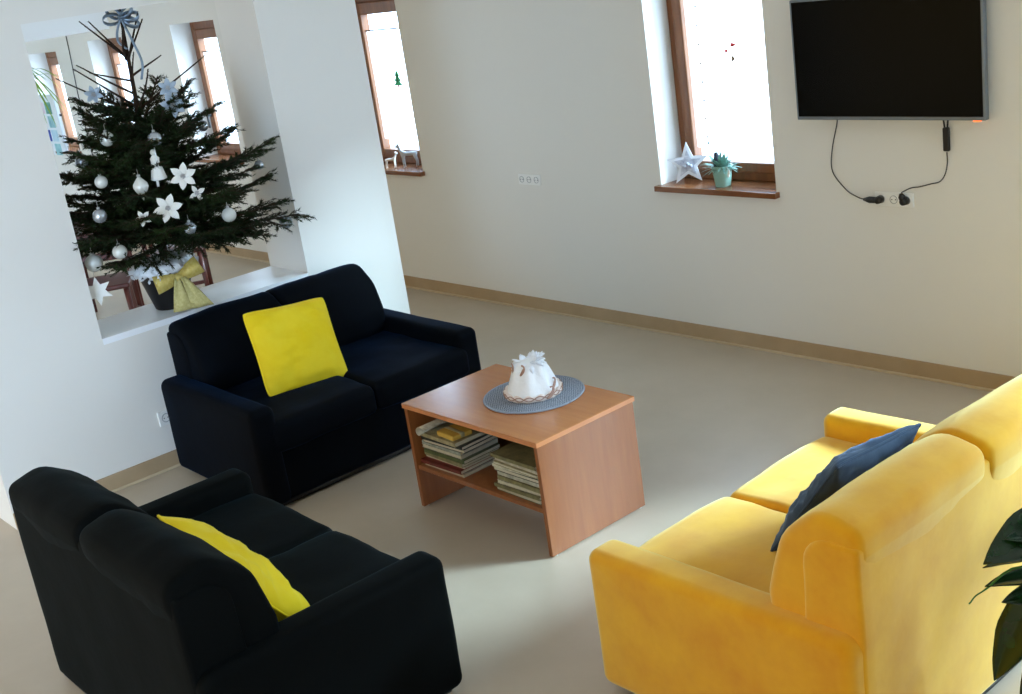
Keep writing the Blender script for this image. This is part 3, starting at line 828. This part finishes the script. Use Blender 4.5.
for i in range(8):
    bm = bmesh.new(); sphere(bm, (0,0,-.08-.097*i), .0075, 10, 8); build('bead', bm, M_BEAD, o)
SILL = WZ0+.03
# white star on the sill
o = empty('star_decoration', (-4.44, D+.095, SILL+.098), 0, 'white wooden star with a grey patterned middle leaning on the window sill', 'star')
o.rotation_euler = (math.radians(80), 0, math.radians(38))
M_STW = mat('whitewashed_wood', (224,230,238), .6, .3); M_STI = mat('grey_lace_pattern', (150,158,178), .7, .2, var=1, rgb2=(214,220,230), vscale=38)
bm = star_mesh(.118,.052,5,.022); build('star_frame', bm, M_STW, o, smooth=False)
bm = star_mesh(.076,.034,5,.004)
for v in bm.verts: v.co.z += .0225
build('star_inlay', bm, M_STI, o, smooth=False)
bm = bmesh.new()
for i in range(3): sphere(bm, (-.016+.016*i, -.012+.012*(i%2), .031), .010, 10, 8)
build('bead_flowers', bm, M_STI, o)
# mint pot
M_MINT = mat('mint_pot', (150,196,184), .5, .4); M_SAGE = mat('sage_leaf', (130,172,158), .65, .3, var=1, rgb2=(90,130,118), vscale=20); M_CONE = mat('dark_cone', (54,56,70), .7, .3)
o = empty('potted_plant', (-4.168, D+.05, SILL), 0, 'small mint green pot with frosty foliage on the window sill', 'potted plant')
def sq(r, z, t):
    k = 1/max(abs(math.cos(t)), abs(math.sin(t))); return (r*(.6+.4*min(k, 1.3)), z)
bm = bmesh.new(); lathe(bm, [(.002,0),(.046,0),(.049,.004),(.064,.118),(.068,.120),(.068,.128),(.060,.128),(.056,.11),(.002,.108)], 48, fn=sq, close=False); build('pot', bm, M_MINT, o)
bm = bmesh.new(); random.seed(8)
for k in range(110):
    a = random.uniform(0,2*PI); el = random.uniform(-.1,1.35); L = random.uniform(.07,.15)
    p0 = Vector((.03*math.cos(a), .03*math.sin(a), .115)); d = Vector((math.cos(a)*math.cos(el), math.sin(a)*math.cos(el), math.sin(el))); s = d.cross(Z).normalized()
    if p0.y+d.y*L > .10: continue
    prev = None
    for i in range(5):
        q = i/4; w = .009*math.sin(PI*(.1+.85*q)); c = p0+d*L*q+Z*(-.03*q*q)
        cur = (bm.verts.new(c-s*w), bm.verts.new(c+s*w))
        if prev: bm.faces.new((prev[0],prev[1],cur[1],cur[0]))
        prev = cur
build('foliage', bm, M_SAGE, o)
bm = bmesh.new(); P = smooth_path([(-.02,0,.12),(-.05,-.01,.19),(-.085,-.015,.265)], 5); tube(bm, P, .0022, 5); sphere(bm, P[-1], .008, 10, 8, (1,1,1.4)); build('flower_stem', bm, M_SAGE, o)
bm = bmesh.new(); lathe(bm, [(.002,.11),(.022,.12),(.026,.15),(.02,.175),(.016,.18),(.018,.195),(.012,.21),(.002,.214)], 20, c=(-.025,-.02,0), fn=lambda r, z, t: (r*(1+.06*math.cos(9*t+z*200)), z)); tag(build('cone', bm, M_CONE, o), 'dark cone standing among the leaves')
bm = bmesh.new()
for dx, dz in ((.085,.095),(.078,.075)):
    sphere(bm, (dx,-.03,dz), .012, 10, 8, (.8,.8,1.3))
tube(bm, [(.03,-.02,.12),(.07,-.03,.125),(.085,-.03,.10)], .002, 5); tag(build('white_buds', bm, M_PETAL, o), 'white drooping buds'); o.scale = (.74,.74,.86)
# deer figurines
def deer(loc, h, flip, m, label, antler, rz=0):
    o = empty('deer_figurine', loc, rz, label, 'deer figurine', 'deer figurines on the narrow window sill')
    s = h; f = -1 if flip else 1
    J = {'rump':(f*.30*s,0,.56*s),'mid':(f*.05*s,0,.55*s),'chest':(-f*.2*s,0,.57*s),'neck':(-f*.30*s,0,.74*s),'head':(-f*.36*s,0,.92*s),'muz':(-f*.49*s,0,.87*s),'tail':(f*.385*s,0,.60*s)}
    R = {'rump':.095,'mid':.10,'chest':.105,'neck':.065,'head':.06,'muz':.028,'tail':.022}
    E = [('rump','mid'),('mid','chest'),('chest','neck'),('neck','head'),('head','muz'),('rump','tail')]
    for sd in (-1,1):
        y = sd*.065*s
        J['fh%d'%sd]=(-f*.2*s,y,.42*s); J['fk%d'%sd]=(-f*.21*s+sd*.012*s,y,.22*s); J['ff%d'%sd]=(-f*.2*s+sd*.02*s,y,.024*s)
        J['hh%d'%sd]=(f*.30*s,y,.42*s); J['hk%d'%sd]=(f*.355*s+sd*.012*s,y,.23*s); J['hf%d'%sd]=(f*.325*s+sd*.02*s,y,.024*s)
        R.update({'fh%d'%sd:.05,'fk%d'%sd:.028,'ff%d'%sd:.024,'hh%d'%sd:.058,'hk%d'%sd:.03,'hf%d'%sd:.024})
        E += [('chest','fh%d'%sd),('fh%d'%sd,'fk%d'%sd),('fk%d'%sd,'ff%d'%sd),('rump','hh%d'%sd),('hh%d'%sd,'hk%d'%sd),('hk%d'%sd,'hf%d'%sd)]
        J['ea%d'%sd]=(-f*.31*s,sd*.075*s,.99*s); R['ea%d'%sd]=.018; E.append(('head','ea%d'%sd))
    K = list(J); me = bpy.data.meshes.new('body'); me.from_pydata([J[k] for k in K], [(K.index(a),K.index(b)) for a, b in E], [])
    b = bpy.data.objects.new('body', me); COL.objects.link(b); b.parent = o; me.materials.append(m)
    sk_ = b.modifiers.new('skin','SKIN'); b.modifiers.new('sub','SUBSURF').levels = 2; b.modifiers['sub'].render_levels = 2
    sv = me.skin_vertices[0].data
    for i, k in enumerate(K): sv[i].radius = (R[k]*s, R[k]*s*.9); sv[i].use_root = (k == 'mid')
    sk_.use_smooth_shade = True
    if antler:
        for sd in (-1,1):
            bm = bmesh.new(); hx_ = -f*.34*s
            tube(bm, smooth_path([(hx_,sd*.03*s,.95*s),(hx_+f*.03*s,sd*.08*s,1.08*s),(hx_-f*.02*s,sd*.12*s,1.22*s)],4), .012*s, 5)
            tube(bm, [(hx_+f*.03*s,sd*.08*s,1.08*s),(hx_-f*.08*s,sd*.09*s,1.15*s)], .009*s, 5)
            build('antler', bm, m, o)
M_DEERS = mat('silver_deer', (176,180,186), .4, .5, metal=.2); M_DEERW = mat('white_deer', (236,234,230), .5, .4)
deer((-6.97, D+.07, SILL), .175, False, M_DEERS, 'larger silver grey deer figurine with antlers on the narrow window sill', True, math.radians(38))
deer((-7.11, D+.02, SILL), .115, True, M_DEERW, 'smaller white fawn figurine left of the silver deer on the window sill', False, math.radians(40))

# ------------------------------------------------------------------ the room behind the opening
M_DWOOD = wood('mahogany_wood', (92,40,30), (70,28,22), .35, (4,4,1), 5)
M_LWOOD = wood('beech_wood', (150,96,66), (134,82,54), .4, (4,4,1), 5)
def chair(loc, rz, label):
    o = empty('wooden_chair', loc, rz, label, 'chair', 'dark wooden chairs behind the opening')
    bm = bmesh.new(); box(bm, -.21,.21,-.21,.21,.44,.475,.012,3); build('seat', bm, M_DWOOD, o, wn=True)
    for sx in (-1,1):
        bm = bmesh.new(); tube(bm, [(sx*.185,-.185,0),(sx*.18,-.18,.44)], [.016,.02], 8); build('leg', bm, M_DWOOD, o)
        bm = bmesh.new(); tube(bm, [(sx*.19,.20,0),(sx*.185,.185,.44),(sx*.185,.20,.65),(sx*.18,.25,.92)], [.016,.02,.018,.016], 8); build('leg', bm, M_DWOOD, o)
        bm = bmesh.new(); box(bm, sx*.18-.012, sx*.18+.012, -.18,.18,.2,.225); build('stretcher', bm, M_DWOOD, o, smooth=False)
    for z, y in ((.88,.24),(.74,.22),(.6,.195)):
        bm = bmesh.new(); box(bm, -.18,.18,y-.008,y+.01,z-.03,z+.03,.006,2); build('back_rail', bm, M_DWOOD, o, smooth=False)
chair((-8.05,3.02,0), math.radians(60), 'dark wooden chair nearest behind the ledge, left of the tree pot')
chair((-8.50,3.80,0), math.radians(150), 'dark wooden chair half hidden behind the tree pot')
chair((-9.62,2.85,0), math.radians(-80), 'dark wooden chair on the far side of the mahogany table')
o = empty('dining_table', (-8.85,3.05,0), math.radians(8), 'dark mahogany table seen through the opening under the tree branches', 'table')
bm = bmesh.new(); box(bm, -.42,.42,-.42,.42,.72,.755,.006,2); build('table_top', bm, M_DWOOD, o, smooth=False)
bm = bmesh.new(); box(bm, -.36,.36,-.36,.36,.63,.72); build('apron', bm, M_DWOOD, o, smooth=False)
for sx in (-1,1):
    for sy in (-1,1):
        bm = bmesh.new(); box(bm, sx*.35-.03, sx*.35+.03, sy*.35-.03, sy*.35+.03, 0,.72,.004,1); build('leg', bm, M_DWOOD, o, smooth=False)
# tall dracaena
M_LIME = mat('lime_leaf', (150,176,70), .5, .3, var=1, rgb2=(86,120,50), vscale=6); M_TERRA = mat('grey_planter', (120,120,118), .7, .3)
def leaf_strip(bm, p0, d, L, w, droop, n=8):
    s = d.cross(Z).normalized(); prev = None
    for i in range(n+1):
        q = i/n; ww = w*math.sin(PI*(.12+.88*q))**.7 if q < 1 else .0005; c = p0+d*L*q-Z*droop*L*q*q
        cur = (bm.verts.new(c-s*ww), bm.verts.new(c-Z*ww*.35), bm.verts.new(c+s*ww))
        if prev: bm.faces.new((prev[0],prev[1],cur[1],cur[0])); bm.faces.new((prev[1],prev[2],cur[2],cur[1]))
        prev = cur
random.seed(19)
o = empty('dracaena', (-12.35,4.40,0), 0, 'tall thin-leaved yellow green plant by the far window behind the opening', 'potted plant')
bm = bmesh.new(); lathe(bm, [(.13,0),(.17,.3),(.18,.31),(.165,.31),(.15,.28),(.01,.28)], 28); build('planter', bm, M_TERRA, o)
bm = bmesh.new(); tube(bm, smooth_path([(0,0,.25),(.03,.02,.8),(.0,.03,1.9)],5), .018, 8); build('stem', bm, M_BARK, o)
bm = bmesh.new()
for k in range(34):
    a = random.uniform(0,2*PI); el = random.uniform(-.9,1.0); L = random.uniform(.4,.75)
    d = Vector((math.cos(a)*math.cos(el), math.sin(a)*math.cos(el), math.sin(el)))
    if d.y > 0: L = min(L, .38/max(.3, abs(d.y))*.9); d.y *= .6
    leaf_strip(bm, Vector((0,.03,1.66+.26*random.random())), d, L, .010, .5*random.random()+.15)
build('leaves', bm, M_LIME, o)
# picture panel on the far sill
M_BOARD = mat('pale_board', (226,236,242), .6, .3)
PICM = [mat('picture_%d' % i, c, .5, .3, var=1, rgb2=c2, vscale=14) for i, (c, c2) in enumerate([((236,226,232),(210,190,205)),((120,180,170),(60,120,110)),((240,240,240),(222,224,226)),((90,150,170),(180,220,220)),((40,90,190),(30,50,130)),((200,226,236),(160,200,220)),((236,238,240),(214,220,226)),((170,214,220),(120,180,190))])]
o = empty('picture_board', (-13.1, D-.06, SILL), 0, 'pale board of square pictures, a blue one among them, by the farthest window', 'picture board')
bm = bmesh.new(); box(bm, -.42,.28,-.012,.012,.0,.60,.004,1); build('board', bm, M_BOARD, o, smooth=False)
for i in range(8):
    r, c = divmod(i, 2); x = -.10+c*.19; z = .46-r*.145
    bm = bmesh.new(); box(bm, x-.075,x+.075,-.018,-.012,z-.06,z+.06); build('picture', bm, PICM[i], o, smooth=False)
bm = bmesh.new(); tube(bm, smooth_path([(-12.235,D-.006,2.66),(-12.24,D-.006,2.0),(-12.32,D-.006,1.2),(-12.3,D-.006,.09)],6), .005, 6)
tag(build('wall_cable', bm, M_CABLE), 'thin dark cable running down the far wall behind the opening', 'cable')

# ------------------------------------------------------------------ leafy plant behind the yellow sofa
M_LEAF = mat('dark_glossy_leaf', (20,58,26), .25, .5, var=1, rgb2=(12,38,18), vscale=9); M_LEAF2 = mat('pale_leaf_vein', (70,120,50), .4, .4); M_PLN = mat('white_planter', (214,214,210), .4, .4); M_SOIL = mat('potting_soil', (40,30,24), .95, .1)
PP = Vector((-1.16,2.96,0))
o = empty('peace_lily', PP, 0, 'dark green glossy-leaved plant behind the back of the mustard sofa', 'potted plant')
bm = bmesh.new(); lathe(bm, [(.11,0),(.125,.01),(.15,.22),(.158,.225),(.158,.24),(.145,.24),(.14,.2),(.01,.2)], 32); build('planter', bm, M_PLN, o)
bm = bmesh.new(); lathe(bm, [(.14,.19),(.14,.205),(.01,.215)], 24); build('soil', bm, M_SOIL, o)
def big_leaf(base, knee, tip, w, roll=0):
    base, knee, tip = Vector(base), Vector(knee), Vector(tip)
    bm = bmesh.new(); tube(bm, smooth_path([base-PP, base.lerp(knee,.5)+Z*.05-PP, knee-PP], 5), .004, 6, mi=1)
    n = 12; axis_ = (tip-knee); s0 = axis_.cross(Z).normalized(); up_ = s0.cross(axis_).normalized(); s = (s0*math.cos(roll)+up_*math.sin(roll)); nn = s.cross(axis_).normalized()
    prev = None
    for i in range(n+1):
        q = i/n; ww = w*(math.sin(PI*q**.75))**.85 if 0 < q < 1 else .0008
        c = knee+axis_*q+nn*.05*math.sin(PI*q)*axis_.length-PP
        cur = [bm.verts.new(c+s*ww*k/3+nn*ww*(-.25+.3*abs(k/3)+.04*math.sin(i*1.7+k))) for k in (-3,-2,-1,0,1,2,3)]
        if prev:
            for k in range(6): bm.faces.new((prev[k],prev[k+1],cur[k+1],cur[k]))
        prev = cur
    lf = build('leaf', bm, [M_LEAF, M_LEAF2], o); sm = lf.modifiers.new('t','SOLIDIFY'); sm.thickness = .0015
CR = (PP.x-.02, PP.y-.02, .2)
for knee, tip, w, roll in (((-1.29,2.76,.68),(-1.43,2.545,.575),.068,.5),((-1.30,2.76,.55),(-1.44,2.56,.555),.034,-.1),((-1.31,2.74,.50),(-1.43,2.55,.51),.036,.2),
        ((-1.30,2.78,.60),(-1.40,2.60,.63),.045,.4),((-1.31,2.70,.47),(-1.405,2.585,.455),.034,.5),
        ((-1.33,2.66,.50),(-1.44,2.60,.20),.055,.9),((-1.28,2.72,.42),(-1.36,2.58,.18),.045,.7),((-1.25,2.78,.74),(-1.36,2.62,.70),.05,.2),
        ((-1.1,2.8,.7),(-.95,2.6,.6),.06,0),((-1.05,3.05,.7),(-.85,3.2,.6),.06,0),((-1.2,3.1,.75),(-1.25,3.4,.7),.06,0),((-1.0,2.9,.5),(-.78,2.8,.4),.06,.2),((-1.15,2.9,.85),(-1.12,2.85,1.1),.055,0)):
    big_leaf(CR, knee, tip, w, roll)
bm = bmesh.new(); tube(bm, smooth_path([Vector(CR)-PP, Vector((-1.36,2.68,.52))-PP, Vector((-1.43,2.54,.50))-PP, Vector((-1.44,2.49,.485))-PP],6), [.003]*12+[.002]*7, 6); build('thin_stalk', bm, M_LEAF2, o)

# ------------------------------------------------------------------ light
Wd = bpy.data.worlds.new('World'); S.world = Wd; Wd.use_nodes = True
nt = Wd.node_tree; N = nt.nodes; L = nt.links; N.clear()
out = N.new('ShaderNodeOutputWorld'); bg = N.new('ShaderNodeBackground'); tcw = N.new('ShaderNodeTexCoord'); sep = N.new('ShaderNodeSeparateXYZ')
L.new(tcw.outputs['Generated'], sep.inputs[0])
def ramp(sock, a, b):
    m = N.new('ShaderNodeMapRange'); m.interpolation_type = 'SMOOTHSTEP'; m.inputs[1].default_value = a; m.inputs[2].default_value = b; L.new(sock, m.inputs[0]); return m.outputs[0]
def blend(f, a, b):
    x = N.new('ShaderNodeMix'); x.data_type = 'RGBA'; L.new(f, x.inputs[0])
    for i, v in ((6, a), (7, b)):
        if isinstance(v, tuple): x.inputs[i].default_value = (*v, 1)
        else: L.new(v, x.inputs[i])
    return x.outputs[2]
WARM = (.80, .56, .22); SKY = (4.1, 5.7, 7.7)
far = N.new('ShaderNodeMath'); far.operation = 'MAXIMUM'
L.new(ramp(sep.outputs['X'], .25, .6), far.inputs[0]); L.new(ramp(sep.outputs['Y'], .1, .35), far.inputs[1])
c2 = blend(far.outputs[0], WARM, SKY)
L.new(c2, bg.inputs['Color']); bg.inputs['Strength'].default_value = 1
L.new(bg.outputs[0], out.inputs[0])
for (a, b), WZ0, WZ1 in zip(WINS, WBOT, WTOP):
    ld = bpy.data.lights.new('daylight_portal', 'AREA'); ld.shape = 'RECTANGLE'; ld.size = b-a; ld.size_y = WZ1-WZ0
    ld.cycles.is_portal = True
    lo = bpy.data.objects.new('daylight_portal', ld); COL.objects.link(lo)
    lo.location = ((a+b)/2, D+.32, (WZ0+WZ1)/2); lo.rotation_euler = (-PI/2, 0, 0)

sl_ = bpy.data.lights.new('hazy_sun', 'SUN'); sl_.energy = 11.0; sl_.angle = math.radians(18); sl_.color = (.56, .82, 1.0)
so = bpy.data.objects.new('hazy_sun', sl_); COL.objects.link(so)
so.rotation_euler = Vector((-.60, -.70, -.46)).to_track_quat('-Z', 'Y').to_euler()
ld = bpy.data.lights.new('daylight_portal', 'AREA'); ld.shape = 'RECTANGLE'; ld.size = RY1-RY0; ld.size_y = RZ1-RZ0; ld.cycles.is_portal = True
lo = bpy.data.objects.new('daylight_portal', ld); COL.objects.link(lo); lo.location = (RX+.32, (RY0+RY1)/2, (RZ0+RZ1)/2); lo.rotation_euler = (PI/2, 0, PI/2)

# ------------------------------------------------------------------ camera
F_PX, YAW, PIT, ROL = 1225.13, -.8944278, .3111520, -.1514030
fwd = Vector((math.sin(YAW)*math.cos(PIT), math.cos(YAW)*math.cos(PIT), -math.sin(PIT)))
rgt = Vector((math.cos(YAW), -math.sin(YAW), 0)); up = rgt.cross(fwd)
R_ = rgt*math.cos(ROL)+up*math.sin(ROL); U_ = -rgt*math.sin(ROL)+up*math.cos(ROL)
cd = bpy.data.cameras.new('camera'); cam = bpy.data.objects.new('camera', cd); COL.objects.link(cam)
cd.sensor_width = 36; cd.lens = F_PX/1022*36; cd.clip_start = .05
m3 = Matrix((R_, U_, -fwd)).transposed()
cam.matrix_world = Matrix.Translation((0,0,2.2)) @ m3.to_4x4()
S.camera = cam
S.view_settings.view_transform = 'Standard'; S.view_settings.look = 'None'
S.view_settings.gamma = 1; S.view_settings.use_curve_mapping = False
S.view_settings.exposure = 0.4
S.cycles.use_denoising = True
S.cycles.max_bounces = 10; S.cycles.diffuse_bounces = 6; S.cycles.transparent_max_bounces = 12
S.cycles.sample_clamp_indirect = 8
